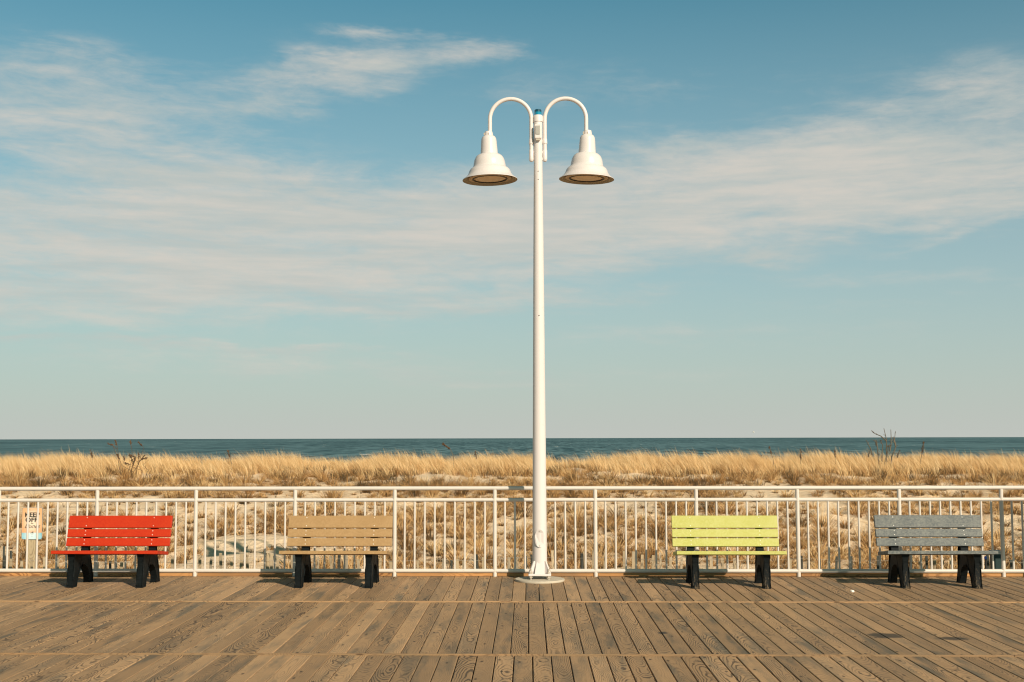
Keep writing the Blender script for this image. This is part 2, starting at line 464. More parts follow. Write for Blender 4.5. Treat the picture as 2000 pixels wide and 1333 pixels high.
def hgt(x, y):
    b = np.interp(y, HP[:, 0], HP[:, 1])
    k = np.clip((y - 1.5) / 4, 0, 1) * np.clip((60 - y) / 30, 0, 1)
    return b + k * ((fbm(x * .28, y * .28 + 3, 3) - .5) * np.interp(y, [8, 10, 17, 24], [.25, .36, .12, .08]) + (fbm(x * 1.3 + 9, y * 1.3, 3) - .5) * .17) + (fbm(x * 4, y * 4, 2) - .5) * .03
xs = np.concatenate([np.linspace(-400, -32, 24), np.arange(-31, 31.01, .17), np.linspace(32, 400, 24)])
ys = np.concatenate([[-60, -30, -20, -10, -5, -2], np.arange(-1, 25, .16), np.linspace(25.4, 60, 50), np.linspace(63, 200, 20)])
tag(grid('sand_dune', xs, ys, hgt, M_sand), kind='structure')

def planks(name, items, mat_, parent=None, th=0.036, ch=0.004):
    """items: (x centre, width, y0, y1, ztop, skewed x at y1) -> one mesh of bevelled boards, UVs and random ids"""
    V = []; F = []; UV = []; PID = []
    for (xc, wd, y0, y1, zt, sk) in items:
        h = wd / 2
        sec = [(-h, zt - th), (-h, zt - ch), (-h + ch, zt), (0, zt - .0006), (h - ch, zt), (h, zt - ch), (h, zt - th)]
        b = len(V); r = (random.random(), random.random(), random.random())
        n = len(sec)
        for yy, s_ in ((y0, 0), (y1, sk)):
            for sx, sz in sec:
                V.append((xc + s_ + sx, yy, sz)); PID.append(r)
        for k in range(n - 1):
            F.append((b + k, b + k + 1, b + n + k + 1, b + n + k))
            for j in ((k, 0), (k + 1, 0), (k + 1, 1), (k, 1)):
                UV.append((sec[j[0]][0], (y0, y1)[j[1]]))
        F.append(tuple(b + k for k in reversed(range(n)))); UV += [(sec[k][0] , y0) for k in reversed(range(n))]
        F.append(tuple(b + n + k for k in range(n))); UV += [(sec[k][0], y1) for k in range(n)]
    me = bpy.data.meshes.new(name)
    me.from_pydata(V, [], F)
    ul = me.uv_layers.new(name='UVMap')
    ul.data.foreach_set('uv', np.array(UV, np.float32).ravel())
    a = me.attributes.new('pid', 'FLOAT_VECTOR', 'POINT')
    a.data.foreach_set('vector', np.array(PID, np.float32).ravel())
    me.materials.append(mat_)
    me.update()
    return link(bpy.data.objects.new(name, me), parent)
its = []
bands = [(-2.205, 0.10), (-5.185, -2.220), (-8.19, -5.200), (-11.2, -8.205), (-14.2, -11.215), (-17.2, -14.215), (-20.2, -17.215)]
SK = -0.0125
for bi, (y0, y1) in enumerate(bands):
    x = -17.0 + 0.03 * bi
    while x < 18:
        wd = 0.1372 + random.uniform(-.0008, .0008)
        its.append((x + SK * y0 + random.uniform(-.0008, .0008), wd, y0 + random.uniform(0, .001), y1, -0.012 * bi + random.uniform(-.0004, .0004), SK * (y1 - y0)))
        x += 0.1442
o = planks('boardwalk', its, M_deck); tag(o, kind='structure')
# under-deck darkness comes from a real joist floor below
bm = bmesh.new()
for y0, y1 in ((-20.4, .06),):
    bx(bm, -17.2, 18.2, y0, y1, -.55, -.14)
o = obj('deck_frame', bm, M_deck); tag(o, kind='structure')

def uvwood(bm, name, mat_, parent=None, along='z', smooth=False, loc=None):
    """finish a wooden part: UVs in metres with V along the grain, one random id"""
    o = obj(name, bm, mat_, parent, smooth, loc)
    me = o.data
    ul = me.uv_layers.new(name='UVMap')
    ax = 'xyz'.index(along)
    for poly in me.polygons:
        n = [abs(c_) for c_ in poly.normal]; n[ax] = -1
        big = n.index(max(n)); oth = [i for i in range(3) if i not in (ax, big)][0]
        for li in poly.loop_indices:
            co = me.vertices[me.loops[li].vertex_index].co
            ul.data[li].uv = (co[oth], co[ax])
    a = me.attributes.new('pid', 'FLOAT_VECTOR', 'POINT')
    r = (random.random(), random.random(), random.random())
    a.data.foreach_set('vector', np.tile(np.array(r, np.float32), len(me.vertices)))
    return o

# continuous edging strips where the rows of boards step down
for bi, (y0, y1) in enumerate(bands[:-1]):
    bm = bmesh.new(); x = -17.1
    while x < 18:
        L_ = random.uniform(3.2, 4.2)
        bx(bm, x, min(x + L_ - .004, 18.1), y0 - .0135, y0 - .0015, -0.012 * bi - .03, -0.012 * bi + .001, .0015)
        x += L_
    o = uvwood(bm, 'boardwalk_edging', M_strip, None, 'x'); tag(o, kind='structure')

# ------------------------------------------------------------------ toe board behind the railing posts
SP = 1.2192
te = tag(empty('toe_board', (0, 0.022, 0)), 'low orange brown wooden edge board running under the white railing', 'edge board')
for i in range(-9, 10):
    x0 = i * SP + .03; x1 = (i + 1) * SP - .012
    uvwood(box(x0, x1, -.02, .02, 0.002, .044, .003), 'board', M_toe, te, 'x')

# ------------------------------------------------------------------ railing
fe = tag(empty('railing', (0, 0, 0)), 'long cream white tube railing with balusters along the boardwalk edge', 'railing')
XA, XB = -9 * SP, 10 * SP
for nm, z, r in (('top_rail', 1.061, .0242), ('middle_rail', .920, .0225), ('bottom_rail', .068, .0235)):
    bm = tube(bmesh.new(), [(XA + k * (XB - XA) / 38, 0, z) for k in range(39)], r, 20)
    obj(nm, bm, M_rail, fe, True)
def flare(bm, x, y, z, r0, r1, h, seg=20):
    lathe(bm, [(r1, z - h), (r0, z), (r1, z + h)], seg, (x, y))
for i in range(-9, 11):
    bm = bmesh.new()
    lathe(bm, [(.0235, .0), (.0235, 1.045)], 20)
    lathe(bm, [(.0258, .900), (.0258, .94)], 20)
    obj('post', bm, M_rail, fe, True, (i * SP, 0, 0))
proto = None
rest = bmesh.new()
for i in range(-9, 10):
    for k in range(1, 10):
        x = i * SP + k * SP / 10
        if -5 <= i <= 4 or (i == 5 and k <= 9):
            if proto is None:
                bm = bmesh.new(); lathe(bm, [(.0122, .07), (.0122, .915)], 14)
                proto = obj('baluster', bm, M_rail, fe, True, (x, 0, 0))
            else:
                c_ = proto.copy(); c_.location = (x, 0, 0); link(c_, fe)
        else:
            lathe(rest, [(.0122, .07), (.0122, .915)], 10, (x, 0))
o = obj('baluster', rest, M_rail, fe, True); o['kind'] = 'stuff'

# ------------------------------------------------------------------ lamp
LX, LY = 0.545, -0.44
lamp = tag(empty('street_lamp', (LX, LY, 0)), 'tall white double-armed lamp post with two bell shades and a blue cap', 'lamp post')
bm = lathe(bmesh.new(), [(.0, .0), (.288, .0), (.292, .012), (.288, .024), (0.0, .025)], 48)
obj('base_disc', bm, M_conc, lamp, True)
bm = lathe(bmesh.new(), [(.086, .09), (.0855, .22), (.082, .8), (.0735, 2.2), (.061, 4.0), (.0525, 4.95), (.0525, 5.50)], 40)
obj('pole', bm, M_pole, lamp, True)
bp = obj('base_plate', box(-.132, .132, -.132, .132, .068, .092, .005), M_pole, lamp)
bm = bmesh.new()
for k in range(4):      # broad flared webs on the four sides
    a = k * math.pi / 2
    q = [(.036, .080, .225), (-.036, .080, .225), (-.060, .127, .0915), (.060, .127, .0915)]
    vs = [Vector((x_, -y_, z_)) for x_, y_, z_ in q] + [Vector((x_ * .9, -.055, z_)) for x_, y_, z_ in q]
    vs = [bm.verts.new(Matrix.Rotation(a, 3, 'Z') @ v) for v in vs]
    for f in ((0, 1, 2, 3), (7, 6, 5, 4), (0, 4, 5, 1), (1, 5, 6, 2), (2, 6, 7, 3), (3, 7, 4, 0)):
        bm.faces.new([vs[j] for j in f])
for k in range(4):      # corner webs
    a = k * math.pi / 2 + math.pi / 4
    q = [(.06, .235), (.10, .235), (.168, .105), (.168, .0915), (.06, .0915)]
    l_ = [bm.verts.new(Matrix.Rotation(a, 3, 'Z') @ Vector((y_, -.006, z_))) for y_, z_ in q]
    r_ = [bm.verts.new(Matrix.Rotation(a, 3, 'Z') @ Vector((y_, .006, z_))) for y_, z_ in q]
    bm.faces.new(l_); bm.faces.new(list(reversed(r_)))
    for j in range(5): bm.faces.new((l_[j], l_[(j + 1) % 5], r_[(j + 1) % 5], r_[j]))
obj('gusset', bm, M_pole, lamp)
for sx, sy in ((-1, -1), (1, -1), (1, 1), (-1, 1)):
    bm = bmesh.new()
    lathe(bm, [(.010, .025), (.010, .15)], 10, (sx * .104, sy * .104))
    lathe(bm, [(.021, .046), (.021, .068)], 6, (sx * .104, sy * .104))
    lathe(bm, [(.021, .0925), (.021, .118)], 6, (sx * .104, sy * .104))
    obj('anchor_bolt', bm, M_bolt, lamp)
# oval inspection cover
bm = bmesh.new()
bmesh.ops.create_circle(bm, cap_ends=True, radius=1, segments=36)
for v in bm.verts:
    v.co = Vector((v.co.x * .060, 0, v.co.y * .104 + .50))
ret = bmesh.ops.extrude_face_region(bm, geom=bm.faces[:])
for g_ in ret['geom']:
    if isinstance(g_, bmesh.types.BMVert): g_.co.y -= .012
for v in bm.verts:
    v.co.y += -math.sqrt(max(.0905 ** 2 - v.co.x ** 2, .0001)) + .006
cov = obj('hand_hole_cover', bm, M_pole, lamp, False)
for dz_ in (-.085, .085):
    bm = bmesh.new(); bmesh.ops.create_uvsphere(bm, u_segments=10, v_segments=6, radius=.005)
    obj('screw', bm, M_bolt, cov, True, (0, -.0965, .50 + dz_))
bm = bmesh.new(); lathe(bm, [(.006, -.003), (.006, .003)], 10)
o = obj('cable_hole', bm, M_dark, lamp, False, (0.004, -.0695, 3.12)); o.rotation_euler = (R(90), 0, 0)
# head of the pole
bm = lathe(bmesh.new(), [(.0535, 5.470), (.060, 5.472), (.060, 5.535), (.054, 5.552), (0, 5.556)], 32)
obj('pole_cap', bm, M_pole, lamp, True)
bm = lathe(bmesh.new(), [(.043, 5.553), (.043, 5.592), (0, 5.593)], 28)
bc = obj('photocell', bm, M_blue, lamp, True)
bm = lathe(bmesh.new(), [(.043, 5.5925), (.042, 5.618), (.036, 5.624), (0, 5.626)], 28)
obj('photocell_lid', bm, M_bluedk, bc, True)
cb = obj('control_box', box(-.042, .042, -.088, -.045, 5.25, 5.43, .012), M_pole, lamp)
obj('window', box(-.028, .024, -.0935, -.087, 5.30, 5.405, .006), M_grey, cb)
obj('cable_gland', box(-.026, .026, -.088, -.06, 5.228, 5.2485, .004), M_bolt, cb)
obj('side_box', box(-.079, -.055, -.02, .03, 5.22, 5.36, .004), M_grey, lamp)
for z_ in (4.86, 4.76):
    bm = bmesh.new(); bmesh.ops.create_uvsphere(bm, u_segments=8, v_segments=6, radius=.006)
    obj('screw', bm, M_dark, lamp, True, (0, -.0535, z_))
for s in (-1, 1):
    xi = s * .081; xo = s * .581; cz = 5.51; cxm = (xi + xo) / 2; rr = abs(xo - xi) / 2
    pts = [(xi, 0, 5.0), (xi, 0, 5.2), (xi, 0, 5.4)]
    for k in range(0, 33):
        a = math.pi * k / 32
        pts.append((cxm - s * rr * math.cos(a), 0, cz + rr * math.sin(a)))
    pts += [(xo, 0, 5.42), (xo, 0, 5.335)]
    arm = obj('arm', tube(bmesh.new(), pts, .0245, 18), M_pole, lamp, True)
    bm = bmesh.new()
    lathe(bm, [(.0, 4.985), (.018, 4.989), (.027, 5.002), (.0285, 5.02), (.0285, 5.125), (.0246, 5.13)], 20, (xi, 0))
    lathe(bm, [(.0246, 5.200), (.0305, 5.203), (.0305, 5.222), (.0275, 5.262), (.0246, 5.266)], 20, (xi, 0))
    for z_ in (5.02, 5.10, 5.235):
        bx(bm, min(s * .045, s * .075), max(s * .045, s * .075), -.012, .012, z_ - .015, z_ + .015)
    obj('arm_bracket', bm, M_pole, arm, True)
    # bell shade: hangs from the arm's end, leaning a touch outwards
    sh = lathe(bmesh.new(), [(.0246, .592), (.045, .585), (.052, .560), (.053, .535), (.062, .532), (.080, .518), (.090, .495), (.094, .46), (.105, .303),
        (.112, .305), (.135, .298), (.155, .283), (.170, .262), (.182, .234), (.190, .20), (.195, .167), (.200, .150), (.208, .140), (.226, .130), (.240, .114), (.249, .098), (.255, .078), (.264, .058), (.282, .035), (.305, .014), (.331, -.003), (.331, -.009),
        (.300, .005), (.262, .020), (.25, .03), (.24, .06), (.10, .06), (.02, .07), (.02, .592)], 56, closed=True)
    so_ = obj('lamp_shade', sh, M_shade, lamp, True, (xo, 0, 4.775))
    so_.rotation_euler = (R(1.0 if s > 0 else -.3), R(1.6 * s), 0)
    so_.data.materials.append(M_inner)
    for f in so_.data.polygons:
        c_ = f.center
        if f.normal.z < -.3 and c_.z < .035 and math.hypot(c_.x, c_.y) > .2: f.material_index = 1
    bm = lathe(bmesh.new(), [(.258, .0215), (.258, .006), (.222, .001), (.212, .004), (.212, .0215)], 48, closed=True)
    obj('trim_ring', bm, M_ring, so_, True)
    bm = lathe(bmesh.new(), [(.2118, .02), (.2118, -.001), (.199, -.003), (.199, .02)], 48, closed=True)
    obj('seal_ring', bm, M_dark, so_, True)
    bm = lathe(bmesh.new(), [(.1985, .012), (.17, .004), (.1, -.001), (0, -.003)], 40)
    obj('lens', bm, M_lens, so_, True)
    for a in (200, 320, 80):
        b = bmesh.new(); bmesh.ops.create_uvsphere(b, u_segments=8, v_segments=6, radius=.008)
        obj('screw', b, M_bolt, so_, True, (.243 * math.cos(R(a)), .243 * math.sin(R(a)), .093))
    obj('clamp_screw', box(-.058, -.046, -.052, -.040, .532, .562), M_bolt, so_)
    obj('clamp_screw', box(-.006, .006, -.056, -.048, .533, .560), M_bolt, so_)

# ------------------------------------------------------------------ benches
LEN = 1.212
def arc(cx, cy, r, a0, a1, n):
    return [(cx + r * math.cos(R(a0 + (a1 - a0) * k / n)), cy + r * math.sin(R(a0 + (a1 - a0) * k / n))) for k in range(n + 1)]
def leg_bm(x0, x1):
    # side outline (y to the rear, z up): bowed front leg, arch, rear leg, raked back support
    poly = [(-.285, 0), (-.284, .03), (-.270, .12), (-.260, .20), (-.258, .28), (-.266, .371), (-.10, .352), (.085, .331), (.128, .345),
            (.146, .43), (.240, .745), (.285, .73), (.205, .44), (.205, .345), (.262, .24), (.306, .12), (.332, 0),
            (.226, 0), (.208, .08), (.170, .145), (.115, .195), (.065, .222), (.025, .232), (-.015, .222), (-.065, .185), (-.115, .125), (-.155, .05), (-.178, 0)]
    bm = prism(bmesh.new(), poly, x0, x1)
    bmesh.ops.triangulate(bm, faces=[f for f in bm.faces if len(f.verts) > 4])
    es = [e for e in bm.edges if len(e.link_faces) == 2 and e.calc_face_angle(0) > R(50)]
    bmesh.ops.bevel(bm, geom=es, offset=.009, segments=2, affect='EDGES', profile=.5)
    return bm
def slat_bm(y0, z0, y1, z1, th, half, nose=0):
    """a board from (y0,z0) to (y1,z1) along its width, thickness th to the rear/below"""
    a = Vector((0, y0, z0)); b = Vector((0, y1, z1)); d = (b - a).normalized()
    n = Vector((0, d.z, -d.y))            # towards rear/below
    pts = [a, b, b + n * th, a + n * th]
    bm = prism(bmesh.new(), [(q.y, q.z) for q in pts], -half, half)
    bmesh.ops.bevel(bm, geom=bm.edges[:], offset=.004, segments=2, affect='EDGES', profile=.5)
    return bm
def make_bench(mslat, mleg):
    b = empty('bench')
    for s in (-1, 1):
        obj('leg_frame', leg_bm(s * .395 - .032, s * .395 + .032), mleg, b)
    # back: wide top board over two narrow ones, raked
    P0 = Vector((.108, .432)); P1 = Vector((.206, .775)); L = (P1 - P0).length; d = (P1 - P0) / L
    seg = [(0, .0925), (.1065, .199), (.213, L)]
    for k, (s0, s1) in enumerate(seg):
        a = P0 + d * s0; e = P0 + d * s1
        sl = obj('back_slat', slat_bm(a.x, a.y, e.x, e.y, .036, LEN / 2), mslat, b)
        for sx in (-.395, .395):
            for f_ in ((.16, .84) if k == 2 else (.25, .75)):
                q = P0 + d * (s0 + (s1 - s0) * f_)
                bm = bmesh.new(); bmesh.ops.create_uvsphere(bm, u_segments=8, v_segments=6, radius=.0055)
                for v in bm.verts: v.co.y *= .5
                obj('screw', bm, M_screw, sl, True, (sx, q.x - .001, q.y))
    # seat: three boards falling towards the back
    Q0 = Vector((-.322, .418)); Q1 = Vector((.088, .369)); L = (Q1 - Q0).length; d = (Q1 - Q0) / L
    for s0, s1 in ((0, .130), (.1415, .2715), (.283, L)):
        a = Q0 + d * s0; e = Q0 + d * s1
        obj('seat_slat', slat_bm(a.x, a.y, e.x, e.y, .038, LEN / 2), mslat, b)
    return b
BY = -0.868
for (x, y, rz, ms, ml, lab) in (
    (-4.355, BY + .015, .0, M_red, M_leg, 'bright red slatted bench with black legs, left of the tan one'),
    (-1.768, BY - .003, .0, M_tan, M_leg, 'light tan brown slatted bench with black legs by the lamp post'),
    (2.672, BY - .035, .0, M_lime, M_legw, 'pale lime yellow slatted bench with scuffed black legs'),
    (5.005, BY + .012, .0, M_slate, M_legw, 'mottled grey slatted bench with bright screws and scuffed black legs')):
    b = make_bench(ms, ml)
    b.location = (x, y, 0); b.rotation_euler = (0, 0, rz)
    tag(b, lab, 'bench', 'benches along the railing')

# ------------------------------------------------------------------ keep-off sign behind the railing
m, t, p = mat('sunset_sign_print')
x, y, z = t.sep(coords(t))
zz = t.lin(z, -.235, .235)
a = t.ramp(zz, [(0.0, (.22, .50, .62)), (.10, (.30, .58, .68)), (.205, (.24, .50, .60)), (.21, (.70, .36, .18)), (.45, (.72, .42, .22)), (1.0, (.72, .40, .20))])
glow = t.ss(t.m('SQRT', t.m('ADD', t.m('POWER', t.m('DIVIDE', x, .135), 2.0), t.m('POWER', t.m('DIVIDE', t.m('SUBTRACT', z, .03), .22), 2.0))), .25, 1.15, .8, 0.)
a = t.mix(glow, a, (.86, .76, .62))
a2 = t.ss(t.m('ABSOLUTE', x), .02, .15, .75, 0.)
a = t.mix(t.m('MULTIPLY', a2, t.ss(z, -.13, -.145)), a, (.72, .84, .86))
t.put(p.inputs['Base Color'], a); p.inputs['Roughness'].default_value = .45
M_sign = m
M_ink = paint('black_ink', (0.01, 0.01, 0.01), .5, 0.0)
M_signback = paint('grey_sign_edge', (.20, .23, .24), .4, .05)
sg = tag(empty('keep_off_sign', (-7.075, 3.3, -.45)), 'orange and blue keep off the dunes sign on a wooden post behind the railing', 'sign')
uvwood(box(-.052, .056, .02, .10, -.3, 1.0, .008), 'post', M_post, sg, 'z')
def rrect(w_, h_, r_, y0, y1):
    poly = []
    for cx_, cz_, a0 in ((w_ - r_, h_ - r_, 0), (-w_ + r_, h_ - r_, 90), (-w_ + r_, -h_ + r_, 180), (w_ - r_, -h_ + r_, 270)):
        poly += arc(cx_, cz_, r_, a0, a0 + 90, 6)
    bm = bmesh.new()
    a_ = [bm.verts.new((x_, y0, z_)) for x_, z_ in poly]; b_ = [bm.verts.new((x_, y1, z_)) for x_, z_ in poly]
    bm.faces.new(a_); bm.faces.new(list(reversed(b_)))
    for i_ in range(len(poly)):
        j_ = (i_ + 1) % len(poly); bm.faces.new((a_[i_], b_[i_], b_[j_], a_[j_]))
    return bm
ZC = .855
pn = obj('sign_panel', rrect(.155, .238, .03, .012, .0195), M_signback, sg, False, (.005, 0, ZC))
pf = obj('printed_face', rrect(.150, .233, .026, .0095, .0118), M_sign, pn, False)
def text(body, size, x, z, bold=0.0, shear=0.0, parent=None, sx=1.0):
    cu = bpy.data.curves.new('t', 'FONT'); cu.body = body; cu.size = size; cu.offset = bold; cu.shear = shear
    cu.align_x = 'CENTER'; cu.extrude = .0004; cu.resolution_u = 3
    to = bpy.data.objects.new('t', cu); COL.objects.link(to)
    dg = bpy.context.evaluated_depsgraph_get()
    me = bpy.data.meshes.new_from_object(to.evaluated_get(dg))
    bpy.data.objects.remove(to)
    me.materials.clear(); me.materials.append(M_ink)
    me.transform(Matrix.Translation((x, .0085, z)) @ Matrix.Rotation(R(90), 4, 'X') @ Matrix.Diagonal((sx, 1, 1, 1)))
    return link(bpy.data.objects.new('lettering', me), parent)
text('KEEP', .092, 0, .098, .0028, 0, pn, 1.12)
text('OFF', .092, -.010, .022, .0028, 0, pn, 1.15)
text('the', .030, 0, -.008, .0004, .25, pn)
text('Dunes', .088, 0, -.068, .0002, .45, pn, 1.0)
bm = bmesh.new()     # seabird glyphs at the top and a small wheel-shaped emblem below the words
for bx_, bz_ in ((-.028, .186), (.006, .196), (-.04, .206)):
    for s_ in (-1, 1):
        tube(bm, [(bx_, .0088, bz_), (bx_ + s_ * .008, .0088, bz_ + .006), (bx_ + s_ * .014, .0088, bz_ + .003)], .0012, 5)
for k in range(12):
    a0 = R(30 * k)
    tube(bm, [(.005 + .026 * math.cos(a0), .0088, -.135 + .026 * math.sin(a0)), (.005 + .026 * math.cos(a0 + R(15)), .0088, -.135 + .026 * math.sin(a0 + R(15)))], .0018, 5)
for a0 in (90, 210, 330, 30):
    tube(bm, [(.005, .0088, -.135), (.005 + .02 * math.cos(R(a0)), .0088, -.135 + .02 * math.sin(R(a0)))], [.006, .002], 5)
tube(bm, [(.005, .0088, -.185), (.005, .0088, -.193)], .004, 6)
obj('emblem', bm, M_ink, pn)

# ------------------------------------------------------------------ sand fence: half-buried pickets on wire
sf = tag(empty('sand_fence', (0, 1.8, 0)), 'low weathered sand fence of short uneven pickets behind the railing', 'fence')
def fy(x): return .22 * math.sin(x * .55 + 1) + .06 * math.sin(x * 1.9)
x = -7.3; cnt = 0; rest = bmesh.new()
allp = []
while x < 8.8:
    x += random.uniform(.075, .19)
    if random.random() < .12: x += .22
    allp.append(x)
for x in allp:
    dark = (x > 4.0 and random.random() < .72) or random.random() < .10  # pickets standing in shade are painted in the darker wood
    top = .07 + random.uniform(-.05, .035) + .03 * math.sin(x * 1.3)
    wd = random.choice((.032, .036, .04))
    bm = box(-wd / 2, wd / 2, -.006, .006, -.75, top, .0015)
    a = math.radians(random.gauss(0, 2.2)); lean = math.radians(random.gauss(2, 4))
    bmesh.ops.transform(bm, matrix=Matrix.Rotation(a, 4, 'Y') @ Matrix.Rotation(lean, 4, 'X'), verts=bm.verts)
    if cnt < 100:
        cnt += 1
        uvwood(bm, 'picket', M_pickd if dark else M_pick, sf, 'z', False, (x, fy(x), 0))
    else:
        bmesh.ops.translate(bm, verts=bm.verts, vec=(x, fy(x), 0))
        me = bpy.data.meshes.new('t'); bm.to_mesh(me); bm.free(); rest.from_mesh(me); bpy.data.meshes.remove(me)
if len(rest.verts):
    o = uvwood(rest, 'picket', M_pick, sf, 'z'); o['kind'] = 'stuff'
for z_ in (.015, -.16):
    pts = [(xx, fy(xx) - .012, z_ + .012 * math.sin(xx * 5) + .01 * math.sin(xx * 1.7)) for xx in np.arange(-7.5, 9, .12)]
    obj('wire', tube(bmesh.new(), pts, .0016, 5), M_bolt, sf)
for x_, w_, z_, mm in ((1.119, .05, .075, M_pickd), (3.63, .05, .12, M_post), (-3.15, .05, .12, M_post), (-6.78, .028, .21, M_pickd), (-6.68, .034, .15, M_pickd)):
    uvwood(lathe(bmesh.new(), [(w_ * .5, -.9), (w_ * .5, z_ - .01), (w_ * .42, z_)], 12), 'stake', mm, sf, 'z', True, (x_, fy(x_) + .03, 0))

# dark green plastic utility box and a capped marker post, seen under the right end of the grey bench
ub = tag(empty('utility_box', (6.455, 1.2, -.6)), 'dark green utility box half hidden behind the grey bench and railing', 'utility box')
obj('body', box(-.055, .06, -.04, .10, 0, .78, .012), M_green, ub)
obj('lid', box(-.062, .067, -.047, .107, .781, .80, .006), M_green, ub)
mp = tag(empty('marker_post', (6.314, 1.2, -.6)), 'short black marker post with a small blue cap beside the dark green box', 'post')
obj('post', lathe(bmesh.new(), [(.014, 0), (.014, .69)], 12), M_dark, mp, True)
obj('cap', lathe(bmesh.new(), [(.017, .6905), (.018, .715), (.010, .727), (0, .73)], 12), paint('bright_blue_cap', (.12, .2, .75), .3), mp, True)

# unseen board added right of the view to cast the shadow on the railing's end
nb = tag(empty('shadow_board', (6.75, -.60, 0)), 'unseen dark green board on one post, added to shade the end of the railing', 'shadow caster')
bm = rrect(.35, .35, .10, -.012, .012)
obj('panel', bm, M_green, nb, False, (-.10, 0, .945))
obj('post', box(-.03, .03, .013, .06, 0, 1.2, .004), M_dark, nb)

# a scrap of paper on the boards
bm = bmesh.new(); bmesh.ops.create_icosphere(bm, subdivisions=2, radius=.018)
for v in bm.verts: v.co = Vector((v.co.x * random.uniform(.8, 1.5), v.co.y * random.uniform(.7, 1.3), v.co.z * random.uniform(.5, 1.0)))
tag(obj('paper_scrap', bm, M_screw, None, False, (3.93, -1.46, .011)), 'tiny crumpled white paper scrap on the boards left of the grey bench', 'litter')

# gull far out over the water
gm = bmesh.new()
tube(gm, [(-.25, 0, 0), (-.12, 0, .02), (.05, 0, .02), (.18, 0, .03), (.24, 0, .02)], [.01, .06, .08, .05, .015], 10)
gb = obj('gull', gm, M_screw, None, True, (39.9, 215, 2.35))
tag(gb, 'tiny white gull flying low above the sea horizon right of the lamp', 'bird')
for s_ in (-1, 1):
    wg = bmesh.new()
    P = [(.1, 0, .03), (-.08, 0, .03), (-.02, s_ * .3, .17), (.12, s_ * .3, .17), (-.12, s_ * .62, .1), (-.03, s_ * .6, .11)]
    vt = [wg.verts.new(Vector(q) + Vector((0, 0, dz_))) for dz_ in (0, .012) for q in P]
    for f in ((0, 1, 2, 3), (3, 2, 4, 5)):
        wg.faces.new([vt[j] for j in f]); wg.faces.new([vt[j + 6] for j in reversed(f)])
    loop = (0, 1, 2, 4, 5, 3)
    for j in range(6): wg.faces.new((vt[loop[j]], vt[loop[(j + 1) % 6]], vt[loop[(j + 1) % 6] + 6], vt[loop[j] + 6]))
    obj('wing', wg, M_screw, gb)

# ------------------------------------------------------------------ dry plants standing above the grass
BUSH = [[(9.748,0.955),(9.730,1.268),(9.718,1.425),(9.701,1.572)],[(9.841,0.944),(9.854,1.216),(9.880,1.425),(9.816,1.561)],[(9.597,1.164),(9.570,1.342),(9.521,1.468),(9.487,1.562)],[(9.914,0.944),(9.971,1.111),(10.039,1.320),(10.064,1.466)],[(9.981,1.111),(10.000,1.425),(10.000,1.613),(9.987,1.718),(9.960,1.886)],[(9.997,1.529),(9.931,1.603),(9.860,1.676),(9.716,1.740),(9.629,1.829)],[(10.068,1.257),(10.104,1.425),(10.120,1.634),(10.121,1.854)],[(10.127,1.111),(10.193,1.236),(10.249,1.372),(10.262,1.466),(10.238,1.550),(10.256,1.655),(10.281,1.801)],[(10.239,1.382),(10.216,1.529),(10.217,1.655)],[(10.252,1.090),(10.270,1.194),(10.299,1.299)],[(9.676,1.425),(9.647,1.509),(9.576,1.562)],[(9.988,1.383),(10.073,1.425)],[(9.455,1.112),(9.469,1.279)],]
WEED = [[(-10.330,0.571),(-10.407,0.809),(-10.425,1.047),(-10.491,1.285),(-10.518,1.428),(-10.583,1.608)],[(-10.439,1.142),(-10.580,1.488),(-10.690,1.524)],[(-10.505,1.381),(-10.628,1.476),(-10.762,1.524)],[(-10.299,0.809),(-10.315,0.987),(-10.354,1.118),(-10.405,1.249)],[(-10.178,0.808),(-10.111,1.046),(-10.092,1.284),(-10.121,1.463),(-10.154,1.607)],[(-10.131,0.844),(-10.074,0.999),(-10.162,1.165),(-10.218,1.249)],[(-10.083,0.868),(-10.015,1.046),(-9.994,1.201)],[(-9.963,0.891),(-9.930,1.022),(-9.938,1.141),(-9.965,1.272)],[(-9.918,1.022),(-9.835,1.105),(-9.753,1.218)],[(-10.107,0.856),(-10.073,0.975),(-10.076,1.070)],]
